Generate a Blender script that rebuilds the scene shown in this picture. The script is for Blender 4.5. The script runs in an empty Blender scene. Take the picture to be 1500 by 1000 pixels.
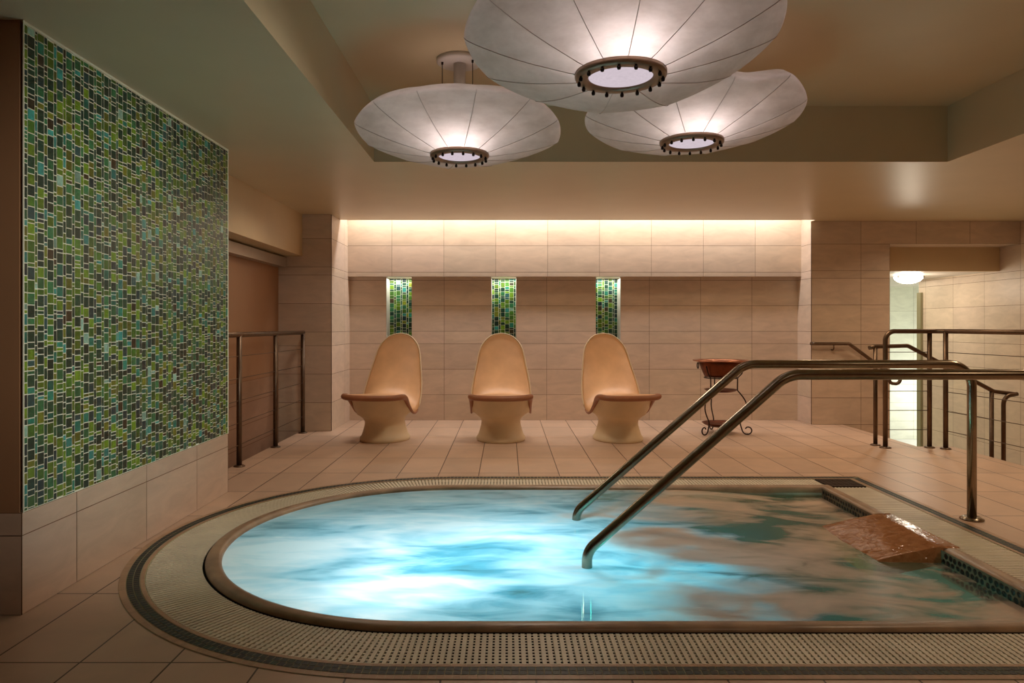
import bpy, bmesh, math, random
from mathutils import Vector, Matrix, noise
C = bpy.context.scene.collection
PI = math.pi
R = math.radians

# ------------------------------------------------------------------ helpers
def srgb(r, g, b):
    def f(c):
        c /= 255.0
        return c / 12.92 if c <= 0.04045 else ((c + 0.055) / 1.055) ** 2.4
    return (f(r), f(g), f(b), 1.0)

def link(name, bm, mats, parent=None, smooth=False):
    me = bpy.data.meshes.new(name)
    bm.to_mesh(me); bm.free()
    if not isinstance(mats, (list, tuple)): mats = [mats]
    for m in mats: me.materials.append(m)
    if smooth:
        for p in me.polygons: p.use_smooth = True
    o = bpy.data.objects.new(name, me)
    C.objects.link(o)
    if parent: o.parent = parent
    return o

def tag(o, label=None, cat=None, group=None, kind=None):
    if label: o['label'] = label
    if cat: o['category'] = cat
    if group: o['group'] = group
    if kind: o['kind'] = kind
    return o

def empty(name, loc, label, cat, group=None):
    o = bpy.data.objects.new(name, None)
    o.location = loc; o.empty_display_size = 0.1
    C.objects.link(o)
    return tag(o, label, cat, group)

def struct(name, bm, m, smooth=False):
    return tag(link(name, bm, m, None, smooth), kind='structure')

def copy_tree(o, parent=None):
    c = o.copy(); C.objects.link(c)
    if parent: c.parent = parent
    for ch in list(o.children): copy_tree(ch, c)
    return c

def quad(bm, a, b, c, d, mi=0):
    f = bm.faces.new([bm.verts.new(p) for p in (a, b, c, d)])
    f.material_index = mi
    return f

def box(bm, x0, x1, y0, y1, z0, z1, mi=0):
    v = [bm.verts.new(p) for p in ((x0,y0,z0),(x1,y0,z0),(x1,y1,z0),(x0,y1,z0),(x0,y0,z1),(x1,y0,z1),(x1,y1,z1),(x0,y1,z1))]
    for idx in ((0,3,2,1),(4,5,6,7),(0,1,5,4),(1,2,6,5),(2,3,7,6),(3,0,4,7)):
        bm.faces.new([v[i] for i in idx]).material_index = mi

def fillet(pts, rads, n=8):
    """rounds the corners of a polyline"""
    pts = [Vector(p) for p in pts]
    out = [pts[0]]
    for i in range(1, len(pts) - 1):
        a, b, c = pts[i-1], pts[i], pts[i+1]
        r = rads[i-1] if isinstance(rads, (list, tuple)) else rads
        d1 = (a - b).normalized(); d2 = (c - b).normalized()
        ang = d1.angle(d2)
        if r <= 0 or ang > PI - 0.01: out.append(b); continue
        t = min(r / math.tan(ang / 2), (a-b).length * .49, (c-b).length * .49)
        p1 = b + d1 * t; p2 = b + d2 * t
        r2 = t * math.tan(ang / 2)
        cen = b + (d1 + d2).normalized() * (r2 / math.sin(ang / 2))
        u = (p1 - cen); w = (p2 - cen); tot = u.angle(w)
        ax = u.cross(w).normalized()
        for k in range(n + 1):
            out.append(cen + Matrix.Rotation(tot * k / n, 3, ax) @ u)
    out.append(pts[-1])
    return out

def tube(bm, pts, r, seg=14, caps=True, mi=0, r_end=None):
    pts = [Vector(p) for p in pts]
    n = len(pts)
    tang = []
    for i in range(n):
        a = pts[max(0, i-1)]; b = pts[min(n-1, i+1)]
        tang.append((b - a).normalized())
    up = Vector((0, 0, 1)) if abs(tang[0].z) < .9 else Vector((1, 0, 0))
    nrm = tang[0].cross(up).normalized()
    rings = []
    for i in range(n):
        if i:
            q = tang[i-1].rotation_difference(tang[i])
            nrm = (q @ nrm).normalized()
        bi = tang[i].cross(nrm).normalized()
        rr = r[i] if isinstance(r, list) else r if r_end is None else r + (r_end - r) * i / (n - 1)
        rings.append([bm.verts.new(pts[i] + (nrm * math.cos(2*PI*k/seg) + bi * math.sin(2*PI*k/seg)) * rr) for k in range(seg)])
    for i in range(n - 1):
        for k in range(seg):
            f = bm.faces.new([rings[i][k], rings[i][(k+1) % seg], rings[i+1][(k+1) % seg], rings[i+1][k]])
            f.smooth = True; f.material_index = mi
    if caps:
        bm.faces.new(rings[0][::-1]).material_index = mi
        bm.faces.new(rings[-1]).material_index = mi
    bmesh.ops.recalc_face_normals(bm, faces=bm.faces)

def lathe(bm, prof, seg=32, cx=0, cy=0, cz=0, sx=1, sy=1, mi=0, closed=False):
    rings = []
    for (r, z) in prof:
        if r < 1e-6: rings.append([bm.verts.new((cx, cy, cz + z))])
        else: rings.append([bm.verts.new((cx + r*sx*math.cos(2*PI*k/seg), cy + r*sy*math.sin(2*PI*k/seg), cz + z)) for k in range(seg)])
    pairs = list(zip(rings, rings[1:]))
    if closed: pairs.append((rings[-1], rings[0]))
    for a, b in pairs:
        for k in range(seg):
            k2 = (k+1) % seg
            if len(a) == 1 and len(b) == 1: continue
            if len(a) == 1: f = bm.faces.new([a[0], b[k2], b[k]])
            elif len(b) == 1: f = bm.faces.new([a[k], a[k2], b[0]])
            else: f = bm.faces.new([a[k], a[k2], b[k2], b[k]])
            f.smooth = True; f.material_index = mi

# ------------------------------------------------------------------ materials
def new_mat(name):
    m = bpy.data.materials.new(name); m.use_nodes = True
    nt = m.node_tree; nt.nodes.clear()
    out = nt.nodes.new('ShaderNodeOutputMaterial')
    return m, nt, out

def N(nt, t, **kw):
    n = nt.nodes.new(t)
    for k, v in kw.items():
        if k.startswith('i_'):
            n.inputs[k[2:].replace('_', ' ')].default_value = v
        else: setattr(n, k, v)
    return n

def ramp(nt, stops, interp='LINEAR'):
    n = nt.nodes.new('ShaderNodeValToRGB')
    cr = n.color_ramp; cr.interpolation = interp
    while len(cr.elements) < len(stops): cr.elements.new(0.5)
    for e, (p, c) in zip(cr.elements, stops):
        e.position = p; e.color = c
    return n

def mixc(nt, fac, a, b, mode='MIX'):
    n = nt.nodes.new('ShaderNodeMix'); n.data_type = 'RGBA'; n.blend_type = mode
    for sock, v in ((n.inputs[0], fac), (n.inputs[6], a), (n.inputs[7], b)):
        if hasattr(v, 'is_linked') or isinstance(v, bpy.types.NodeSocket): nt.links.new(v, sock)
        else: sock.default_value = v
    return n.outputs[2]

def mathn(nt, op, a, b=0.0, clamp=False):
    n = nt.nodes.new('ShaderNodeMath'); n.operation = op; n.use_clamp = clamp
    for i, v in enumerate((a, b)):
        if isinstance(v, bpy.types.NodeSocket): nt.links.new(v, n.inputs[i])
        else: n.inputs[i].default_value = v
    return n.outputs[0]

def paint(name, col, rough=0.5, metallic=0.0, var=0.04, scale=3.0, bump=0.0, bscale=60, coat=0.0):
    m, nt, out = new_mat(name)
    p = N(nt, 'ShaderNodeBsdfPrincipled', i_Roughness=rough, i_Metallic=metallic)
    p.inputs['Coat Weight'].default_value = coat
    tc = N(nt, 'ShaderNodeTexCoord')
    nz = N(nt, 'ShaderNodeTexNoise', i_Scale=scale, i_Detail=4.0)
    nt.links.new(tc.outputs['Object'], nz.inputs['Vector'])
    a = tuple(c * (1 - var*2) for c in col[:3]) + (1,)
    b = tuple(min(1, c * (1 + var*2)) for c in col[:3]) + (1,)
    r = ramp(nt, [(0.25, a), (0.75, b)])
    nt.links.new(nz.outputs['Fac'], r.inputs[0])
    nt.links.new(r.outputs[0], p.inputs['Base Color'])
    if bump > 0:
        nb = N(nt, 'ShaderNodeTexNoise', i_Scale=bscale, i_Detail=3.0)
        nt.links.new(tc.outputs['Object'], nb.inputs['Vector'])
        bp = N(nt, 'ShaderNodeBump', i_Strength=bump, i_Distance=0.002)
        nt.links.new(nb.outputs['Fac'], bp.inputs['Height'])
        nt.links.new(bp.outputs[0], p.inputs['Normal'])
    nt.links.new(p.outputs[0], out.inputs[0])
    return m

def stone_tile(name, col, rough=0.42, var=0.10):
    """stone tiles: per-tile tint from the mesh attribute + veining noise"""
    m, nt, out = new_mat(name)
    p = N(nt, 'ShaderNodeBsdfPrincipled', i_Roughness=rough)
    tc = N(nt, 'ShaderNodeTexCoord')
    at = N(nt, 'ShaderNodeAttribute', attribute_name='tint')
    mp = N(nt, 'ShaderNodeMapping'); mp.inputs['Scale'].default_value = (1.6, 1.6, 5.0)
    nt.links.new(tc.outputs['Object'], mp.inputs[0])
    nz = N(nt, 'ShaderNodeTexNoise', i_Scale=2.2, i_Detail=7.0, i_Roughness=0.62, i_Distortion=0.8)
    nt.links.new(mp.outputs[0], nz.inputs['Vector'])
    a = tuple(c * (1 - var) for c in col[:3]) + (1,)
    b = tuple(min(1, c * (1 + var)) for c in col[:3]) + (1,)
    r = ramp(nt, [(0.3, a), (0.7, b)])
    nt.links.new(nz.outputs['Fac'], r.inputs[0])
    c = mixc(nt, 1.0, r.outputs[0], at.outputs['Color'], 'MULTIPLY')
    nt.links.new(c, p.inputs['Base Color'])
    bp = N(nt, 'ShaderNodeBump', i_Strength=0.08, i_Distance=0.004)
    nt.links.new(nz.outputs['Fac'], bp.inputs['Height'])
    nt.links.new(bp.outputs[0], p.inputs['Normal'])
    nt.links.new(p.outputs[0], out.inputs[0])
    return m

def floor_mat(name, col, mortar, w=0.3, h=0.6, ox=0.093, oy=0.53, rough=0.36):
    m, nt, out = new_mat(name)
    p = N(nt, 'ShaderNodeBsdfPrincipled')
    tc = N(nt, 'ShaderNodeTexCoord')
    mp = N(nt, 'ShaderNodeMapping'); mp.inputs['Location'].default_value = (-ox + 30*w, -oy + 20*h, 0)
    nt.links.new(tc.outputs['Object'], mp.inputs[0])
    br = N(nt, 'ShaderNodeTexBrick', offset=0.0, squash=1.0)
    br.inputs['Scale'].default_value = 1.0
    br.inputs['Mortar Size'].default_value = 0.0035
    br.inputs['Mortar Smooth'].default_value = 0.15
    br.inputs['Brick Width'].default_value = w
    br.inputs['Row Height'].default_value = h
    br.inputs['Color1'].default_value = tuple(c*0.93 for c in col[:3]) + (1,)
    br.inputs['Color2'].default_value = tuple(min(1, c*1.07) for c in col[:3]) + (1,)
    br.inputs['Mortar'].default_value = mortar
    nt.links.new(mp.outputs[0], br.inputs['Vector'])
    nz = N(nt, 'ShaderNodeTexNoise', i_Scale=4.0, i_Detail=7.0, i_Roughness=0.6, i_Distortion=0.6)
    nt.links.new(tc.outputs['Object'], nz.inputs['Vector'])
    r = ramp(nt, [(0.3, (0.88, 0.87, 0.86, 1)), (0.7, (1.06, 1.05, 1.04, 1))])
    nt.links.new(nz.outputs['Fac'], r.inputs[0])
    c = mixc(nt, 1.0, br.outputs['Color'], r.outputs[0], 'MULTIPLY')
    nt.links.new(c, p.inputs['Base Color'])
    rr = N(nt, 'ShaderNodeMapRange'); rr.inputs['To Min'].default_value = rough - .06; rr.inputs['To Max'].default_value = rough + .12
    nt.links.new(nz.outputs['Fac'], rr.inputs[0]); nt.links.new(rr.outputs[0], p.inputs['Roughness'])
    bp = N(nt, 'ShaderNodeBump', i_Strength=0.35, i_Distance=0.002); bp.invert = True
    nt.links.new(br.outputs['Fac'], bp.inputs['Height'])
    nt.links.new(bp.outputs[0], p.inputs['Normal'])
    nt.links.new(p.outputs[0], out.inputs[0])
    return m

def glass_mosaic(name, rough=0.18):
    m, nt, out = new_mat(name)
    p = N(nt, 'ShaderNodeBsdfPrincipled', i_Roughness=rough)
    at = N(nt, 'ShaderNodeAttribute', attribute_name='tint')
    tc = N(nt, 'ShaderNodeTexCoord')
    nz = N(nt, 'ShaderNodeTexNoise', i_Scale=55.0, i_Detail=3.0)
    nt.links.new(tc.outputs['Object'], nz.inputs['Vector'])
    r = ramp(nt, [(0.3, (0.75, 0.75, 0.75, 1)), (0.7, (1.25, 1.25, 1.25, 1))])
    nt.links.new(nz.outputs['Fac'], r.inputs[0])
    c = mixc(nt, 1.0, at.outputs['Color'], r.outputs[0], 'MULTIPLY')
    nt.links.new(c, p.inputs['Base Color'])
    nt.links.new(p.outputs[0], out.inputs[0])
    return m

def metal(name, col, rough=0.3, streak=True):
    m, nt, out = new_mat(name)
    p = N(nt, 'ShaderNodeBsdfPrincipled', i_Metallic=1.0, i_Roughness=rough)
    tc = N(nt, 'ShaderNodeTexCoord')
    nz = N(nt, 'ShaderNodeTexNoise', i_Scale=24.0, i_Detail=5.0)
    nt.links.new(tc.outputs['Object'], nz.inputs['Vector'])
    r = ramp(nt, [(0.3, tuple(c*.88 for c in col[:3]) + (1,)), (0.7, tuple(min(1, c*1.1) for c in col[:3]) + (1,))])
    nt.links.new(nz.outputs['Fac'], r.inputs[0])
    nt.links.new(r.outputs[0], p.inputs['Base Color'])
    nt.links.new(p.outputs[0], out.inputs[0])
    return m

def emit(name, col, strength):
    m, nt, out = new_mat(name)
    e = N(nt, 'ShaderNodeEmission', i_Strength=strength)
    lw = N(nt, 'ShaderNodeTexNoise', i_Scale=14.0)
    r = ramp(nt, [(0.3, tuple(c*.9 for c in col[:3]) + (1,)), (0.7, col)])
    nt.links.new(lw.outputs['Fac'], r.inputs[0]); nt.links.new(r.outputs[0], e.inputs['Color'])
    nt.links.new(e.outputs[0], out.inputs[0])
    return m

M = {}
M['ceil']   = paint('ceiling_paint', srgb(206, 188, 152), 0.38, var=0.015)
M['plaster']= paint('warm_plaster', srgb(205, 180, 140), 0.5, var=0.02)
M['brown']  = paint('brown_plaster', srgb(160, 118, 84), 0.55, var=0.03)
M['wall']   = stone_tile('limestone_wall_tile', srgb(212, 190, 168))
M['wallgrout'] = paint('wall_grout', srgb(120, 84, 60), 0.8)
M['hall']   = stone_tile('hall_tile', srgb(222, 224, 208))
M['hallgrout'] = paint('hall_grout', srgb(165, 168, 152), 0.8)
M['base']   = stone_tile('plinth_tile', srgb(206, 178, 154))
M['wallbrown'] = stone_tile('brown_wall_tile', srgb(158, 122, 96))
M['floor']  = floor_mat('floor_tile', srgb(205, 174, 148), srgb(74, 48, 34))
M['whitefloor'] = paint('pale_floor', srgb(225, 225, 222), 0.4)
M['mosaic'] = glass_mosaic('green_glass_mosaic', 0.34)
M['mgrout'] = paint('mosaic_grout', srgb(248, 246, 222), 0.7)
M['cream']  = paint('cream_render', srgb(226, 200, 158), 0.5, var=0.04, scale=6, bump=.1)
M['terra']  = paint('terracotta_seat', srgb(246, 190, 136), 0.42, var=0.07, scale=5, bump=.06)
M['terrarim'] = paint('terracotta_edge', srgb(160, 102, 66), 0.45, var=0.06, scale=8)
M['steel']  = metal('brushed_steel', srgb(150, 138, 120), 0.22)
M['rail']   = metal('bronze_grey_rail', srgb(112, 94, 78), 0.42)
M['alu']    = paint('grey_metal_sheet', srgb(176, 160, 142), 0.4, metallic=.4)
M['copper'] = metal('old_copper', srgb(108, 62, 42), 0.4)
M['copperrim'] = metal('bright_copper', srgb(170, 112, 80), 0.3)
M['iron']   = paint('wrought_iron', srgb(48, 30, 22), 0.45, metallic=.6)
M['grate']  = paint('grate_plastic', srgb(226, 216, 192), 0.42, var=0.06, scale=5)
M['dark']   = paint('dark_channel', srgb(20, 16, 12), 0.8)
M['copestone'] = paint('coping_stone', srgb(160, 132, 104), 0.34, var=0.16, scale=9, bump=.12)
M['strip']  = stone_tile('tan_strip_tile', srgb(186, 150, 118))
M['bgrout'] = paint('band_grout', srgb(196, 186, 146), 0.7)
M['band']   = glass_mosaic('dark_band_mosaic', 0.5)
M['basin']  = paint('pool_basin', srgb(92, 124, 108), 0.5)
M['pebble'] = paint('black_pebble', srgb(30, 24, 22), 0.3)
M['pebgrout'] = paint('pebble_grout', srgb(110, 92, 72), 0.7)
M['drain']  = paint('drain_iron', srgb(52, 36, 26), 0.4, metallic=.5, var=.25, scale=60)
M['bronze'] = paint('lamp_ring_bronze', srgb(140, 114, 92), 0.42, metallic=.5)
M['bolt']   = paint('bolt_dark', srgb(40, 30, 26), 0.4, metallic=.7)
M['rib']    = paint('rib_wire', srgb(196, 180, 166), 0.5)
M['white']  = paint('white_enamel', srgb(205, 196, 186), 0.4)
M['diffuser'] = emit('lamp_diffuser', srgb(246, 228, 238), 0.72)
M['bowl']   = emit('hall_lamp_glass', srgb(255, 250, 236), 9.0)
M['olive']  = paint('olive_door_frame', srgb(140, 132, 98), 0.5)

# lamp fabric: translucent silk
m, nt, out = new_mat('lamp_silk')
tc = N(nt, 'ShaderNodeTexCoord')
nz = N(nt, 'ShaderNodeTexNoise', i_Scale=5.0, i_Detail=8.0, i_Roughness=0.65)
mp = N(nt, 'ShaderNodeMapping'); mp.inputs['Scale'].default_value = (1, 1, 4)
nt.links.new(tc.outputs['Object'], mp.inputs[0]); nt.links.new(mp.outputs[0], nz.inputs['Vector'])
r = ramp(nt, [(0.3, srgb(204, 192, 178)), (0.7, srgb(232, 222, 210))])
nt.links.new(nz.outputs['Fac'], r.inputs[0])
d = N(nt, 'ShaderNodeBsdfDiffuse'); t = N(nt, 'ShaderNodeBsdfTranslucent')
nt.links.new(r.outputs[0], d.inputs['Color']); nt.links.new(r.outputs[0], t.inputs['Color'])
mx = N(nt, 'ShaderNodeMixShader', i_Fac=0.42)
nt.links.new(d.outputs[0], mx.inputs[1]); nt.links.new(t.outputs[0], mx.inputs[2])
tr = N(nt, 'ShaderNodeBsdfTransparent'); mx2 = N(nt, 'ShaderNodeMixShader', i_Fac=0.0)
nt.links.new(mx.outputs[0], mx2.inputs[1]); nt.links.new(tr.outputs[0], mx2.inputs[2])
nt.links.new(mx2.outputs[0], out.inputs[0])
M['silk'] = m

# bubbling water: foam (diffuse + translucent) over clear tinted water
m, nt, out = new_mat('bubbling_water')
tc = N(nt, 'ShaderNodeTexCoord')
mp = N(nt, 'ShaderNodeMapping'); mp.inputs['Scale'].default_value = (1.0, 1.7, 1.0); mp.inputs['Rotation'].default_value = (0, 0, R(-14))
nt.links.new(tc.outputs['Object'], mp.inputs[0])
n1 = N(nt, 'ShaderNodeTexNoise', i_Scale=1.35, i_Detail=3.0, i_Roughness=0.5, i_Distortion=0.8)
n2 = N(nt, 'ShaderNodeTexNoise', i_Scale=4.0, i_Detail=5.0, i_Roughness=0.55, i_Distortion=1.0)
mp2 = N(nt, 'ShaderNodeMapping'); mp2.inputs['Scale'].default_value = (0.7, 2.0, 1.0); mp2.inputs['Rotation'].default_value = (0, 0, R(10))
nt.links.new(tc.outputs['Object'], mp2.inputs[0])
nt.links.new(mp.outputs[0], n1.inputs['Vector']); nt.links.new(mp2.outputs[0], n2.inputs['Vector'])
s = mathn(nt, 'ADD', mathn(nt, 'MULTIPLY', n1.outputs['Fac'], 0.68), mathn(nt, 'MULTIPLY', n2.outputs['Fac'], 0.32))
foam = ramp(nt, [(0.37, (0.12,)*3 + (1,)), (0.47, (0.72,)*3 + (1,)), (0.58, (0.95,)*3 + (1,))])
sx0 = N(nt, 'ShaderNodeSeparateXYZ'); nt.links.new(tc.outputs['Object'], sx0.inputs[0])
thin = N(nt, 'ShaderNodeMapRange'); thin.inputs['From Min'].default_value = 0.2; thin.inputs['From Max'].default_value = 1.3
thin.inputs['To Min'].default_value = 0.13; thin.inputs['To Max'].default_value = -0.042
nt.links.new(sx0.outputs['X'], thin.inputs[0])
nt.links.new(mathn(nt, 'ADD', s, thin.outputs[0]), foam.inputs[0])
fcol = ramp(nt, [(0.36, srgb(84, 176, 198)), (0.47, srgb(176, 218, 230)), (0.60, srgb(252, 252, 252))])
nt.links.new(s, fcol.inputs[0])
d = N(nt, 'ShaderNodeBsdfDiffuse'); d.inputs['Color'].default_value = srgb(224, 194, 166)
t = N(nt, 'ShaderNodeBsdfTranslucent')
nt.links.new(fcol.outputs[0], t.inputs['Color'])
mx = N(nt, 'ShaderNodeMixShader', i_Fac=0.55)
sx = N(nt, 'ShaderNodeSeparateXYZ'); nt.links.new(tc.outputs['Object'], sx.inputs[0])
jit = mathn(nt, 'ADD', sx.outputs['X'], mathn(nt, 'MULTIPLY', mathn(nt, 'SUBTRACT', n1.outputs['Fac'], 0.5), 3.0))
mr = N(nt, 'ShaderNodeMapRange'); mr.interpolation_type = 'SMOOTHSTEP'
mr.inputs['From Min'].default_value = 0.25; mr.inputs['From Max'].default_value = 1.30
mr.inputs['To Min'].default_value = 0.66; mr.inputs['To Max'].default_value = 0.04
nt.links.new(jit, mr.inputs[0]); nt.links.new(mr.outputs[0], mx.inputs[0])
nt.links.new(d.outputs[0], mx.inputs[1]); nt.links.new(t.outputs[0], mx.inputs[2])
tr = N(nt, 'ShaderNodeBsdfTransparent'); tr.inputs['Color'].default_value = srgb(170, 196, 170)
mx2 = N(nt, 'ShaderNodeMixShader')
nt.links.new(foam.outputs[0], mx2.inputs[0]); nt.links.new(tr.outputs[0], mx2.inputs[1]); nt.links.new(mx.outputs[0], mx2.inputs[2])
gl = N(nt, 'ShaderNodeBsdfGlossy', i_Roughness=0.22)
fr = N(nt, 'ShaderNodeFresnel', i_IOR=1.2)
bp = N(nt, 'ShaderNodeBump', i_Strength=0.35, i_Distance=0.02)
nt.links.new(n2.outputs['Fac'], bp.inputs['Height'])
nt.links.new(bp.outputs[0], gl.inputs['Normal']); nt.links.new(bp.outputs[0], d.inputs['Normal'])
mx3 = N(nt, 'ShaderNodeMixShader')
nt.links.new(mathn(nt, 'MULTIPLY', fr.outputs[0], 0.35), mx3.inputs[0]); nt.links.new(mx2.outputs[0], mx3.inputs[1]); nt.links.new(gl.outputs[0], mx3.inputs[2])
nt.links.new(mx3.outputs[0], out.inputs[0])
M['water'] = m

# wet stone on the entry step
m, nt, out = new_mat('wet_step_stone')
p = N(nt, 'ShaderNodeBsdfPrincipled', i_Roughness=0.07, i_IOR=1.3)
tc = N(nt, 'ShaderNodeTexCoord')
nz = N(nt, 'ShaderNodeTexNoise', i_Scale=26.0, i_Detail=3.0, i_Distortion=0.8)
nt.links.new(tc.outputs['Object'], nz.inputs['Vector'])
r = ramp(nt, [(0.3, srgb(146, 96, 58)), (0.7, srgb(180, 126, 84))]); nt.links.new(nz.outputs['Fac'], r.inputs[0])
nt.links.new(r.outputs[0], p.inputs['Base Color'])
bp = N(nt, 'ShaderNodeBump', i_Strength=0.4, i_Distance=0.006)
nt.links.new(nz.outputs['Fac'], bp.inputs['Height']); nt.links.new(bp.outputs[0], p.inputs['Normal'])
nt.links.new(p.outputs[0], out.inputs[0])
M['wet'] = m

# ------------------------------------------------------------------ tiled surfaces
def tint_layer(bm):
    return bm.loops.layers.float_color.new('tint')

def tiles(bm, o, u, v, us, vs, gap=0.0035, lift=0.004, skip=None, seed=0, var=0.05):
    """a tiled rectangle: grout plane (slot 1) with one raised quad per tile (slot 0)"""
    lay = bm.loops.layers.float_color.get('tint') or tint_layer(bm)
    rnd = random.Random(seed)
    o, u, v = Vector(o), Vector(u), Vector(v)
    n = u.cross(v).normalized()
    for a0, a1 in zip(us, us[1:]):
        for b0, b1 in zip(vs, vs[1:]):
            if skip and skip((a0+a1)/2, (b0+b1)/2): continue
            g = [o + u*a + v*b for a, b in ((a0,b0),(a1,b0),(a1,b1),(a0,b1))]
            f = quad(bm, *g, mi=1)
            for l in f.loops: l[lay] = (1,1,1,1)
            h = gap/2
            q = [o + u*a + v*b + n*lift for a, b in ((a0+h,b0+h),(a1-h,b0+h),(a1-h,b1-h),(a0+h,b1-h))]
            f = quad(bm, *q, mi=0)
            k = 1 + rnd.uniform(-var, var)
            c = (k, k*(1+rnd.uniform(-.012,.012)), k*(1+rnd.uniform(-.02,.02)), 1)
            for l in f.loops: l[lay] = c

def steps(a, b, joint, pitch):
    out = [a]
    k = math.ceil((a - joint) / pitch + 1e-6)
    while joint + k*pitch < b - 1e-4:
        if joint + k*pitch > a + 0.004: out.append(joint + k*pitch)
        k += 1
    out.append(b)
    return out

PALETTE = [((18,56,42),24),((26,66,46),18),((100,132,28),28),((66,108,34),18),((46,108,66),14),((34,118,98),10),
           ((54,142,132),4),((26,54,56),8),((40,80,80),4),((58,46,26),2.5),((112,116,30),7),((140,180,160),2)]
def pick(rnd):
    t = rnd.uniform(0, sum(w for _, w in PALETTE))
    for c, w in PALETTE:
        t -= w
        if t <= 0: break
    k = rnd.uniform(.76, 1.16)
    return srgb(*[min(255, x*k) for x in c])

def mosaic(bm, o, u, v, W, H, wide=0.037, narrow=0.014, heights=(0.038, 0.044, 0.021, 0.011), gap=0.0042, seed=1, pn=.5):
    lay = bm.loops.layers.float_color.get('tint') or tint_layer(bm)
    rnd = random.Random(seed)
    o, u, v = Vector(o), Vector(u), Vector(v); n = u.cross(v).normalized()
    f = quad(bm, o, o+u*W, o+u*W+v*H, o+v*H, mi=1)
    for l in f.loops: l[lay] = (1,1,1,1)
    a = gap; was_narrow = False
    while a < W - gap*2:
        if not was_narrow and rnd.random() < pn: w = narrow*rnd.uniform(.8, 1.3); was_narrow = True
        else: w = wide*rnd.uniform(.93, 1.05); was_narrow = False
        w = min(w, W - gap - a)
        b = gap - rnd.uniform(0, heights[0])
        while b < H - gap:
            h = rnd.choices(heights, (4, 3, 3, 2.4))[0]*rnd.uniform(.92, 1.08)
            b0, b1 = max(b, gap), min(b + h, H - gap)
            if b1 - b0 > 0.003 and w > 0.003:
                q = [o + u*x + v*y + n*0.002 for x, y in ((a,b0),(a+w,b0),(a+w,b1),(a,b1))]
                f = quad(bm, *q, mi=0)
                c = pick(rnd)
                for l in f.loops: l[lay] = c
            b += h + gap
        a += w + gap

# ------------------------------------------------------------------ room dimensions (metres; camera stands at x=0, y=0)
ZC, ZH = 2.285, 2.685            # soffit and coffer heights
VJ = [-1.2, -0.9, -0.6, -0.3, 0, 0.3, 0.6, 0.9, 1.045, 1.345, 1.645, 1.73, 2.03, ZC]
def vj(a, b): return [a] + [z for z in VJ if a + .01 < z < b - .01] + [b]

PC, PY = -0.33, 3.715            # centre of the round end of the pool
def xr(r): return 2.14 + (r - 1.08) * 1.1
NARC = 72
def path(r, z=0.0):
    """stadium outline: near-right corner, along the near edge, round the left end, far edge, far-right corner"""
    p = [Vector((xr(r), PY - r, z))]
    for k in range(NARC + 1):
        a = -PI/2 - PI * k / NARC
        p.append(Vector((PC + r*math.cos(a), PY + r*math.sin(a), z)))
    p.append(Vector((xr(r), PY + r, z)))
    return p
def ringstrip(bm, prof, mi=0, smooth=False):
    """sweep a (radius, z) profile round the whole outline"""
    rows = [[bm.verts.new(p) for p in path(r, z)] for r, z in prof]
    n = len(rows[0])
    for a, b in zip(rows, rows[1:]):
        for k in range(n):
            f = bm.faces.new([a[k], a[(k+1) % n], b[(k+1) % n], b[k]])
            f.material_index = mi; f.smooth = smooth

# ------------------------------------------------------------------ floor
bm = bmesh.new()
def rect(x0, x1, y0, y1, z=0.0): quad(bm, (x0,y0,z), (x1,y0,z), (x1,y1,z), (x0,y1,z))
RO = 1.5
XO = xr(RO); Y0, Y1 = PY - RO, PY + RO
EX = 4.10                        # edge of the deck beside the stair pit
rect(-3.4, 5.78, -1.4, Y0)
rect(-2.165, 3.78, Y1, 8.32)
rect(XO, EX, Y0, Y1)
rect(EX, 5.78, Y0, 4.3)
rect(3.78, EX, Y1, 6.5)
rect(-3.4, -1.95, Y0, 4.72)
rect(-2.165, -1.95, 4.72, Y1)
for k in range(NARC):
    a0 = -PI/2 - PI*k/NARC; a1 = -PI/2 - PI*(k+1)/NARC
    p0 = (PC + RO*math.cos(a0), PY + RO*math.sin(a0), 0); p1 = (PC + RO*math.cos(a1), PY + RO*math.sin(a1), 0)
    quad(bm, (-1.95, p0[1], 0), p0, p1, (-1.95, p1[1], 0))
def skirt(a, b): quad(bm, (a[0],a[1],0), (b[0],b[1],0), (b[0],b[1],-1.2), (a[0],a[1],-1.2))
skirt((3.78, 8.0), (3.78, 6.5)); skirt((3.78, 6.5), (EX, 6.5)); skirt((EX, 6.5), (EX, 4.3)); skirt((EX, 4.3), (5.78, 4.3)); skirt((-2.165, 4.72), (-2.165, 7.46))
struct('floor', bm, M['floor'])

bm = bmesh.new()
quad(bm, (-3.4,4.6,-1.2), (-2.16,4.6,-1.2), (-2.16,7.5,-1.2), (-3.4,7.5,-1.2))
struct('floor_left_passage', bm, M['brown'])

# steps down at the right and the landing of the hall
bm = bmesh.new()
for i in range(4):
    x0 = 3.78 + 0.27*i
    box(bm, x0, x0+0.27, 6.6, 7.95, -1.2, -0.15*(i+1))
struct('stairs', bm, M['floor'])
bm = bmesh.new()
quad(bm, (4.1,4.3,-.751), (5.78,4.3,-.751), (5.78,7.95,-.751), (4.1,7.95,-.751))
struct('floor_stair_landing', bm, M['floor'])
bm = bmesh.new()
quad(bm, (4.2,7.95,-.75), (8.0,7.95,-.75), (8.0,11.6,-.75), (4.2,11.6,-.75))
struct('floor_hall', bm, M['whitefloor'])

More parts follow.
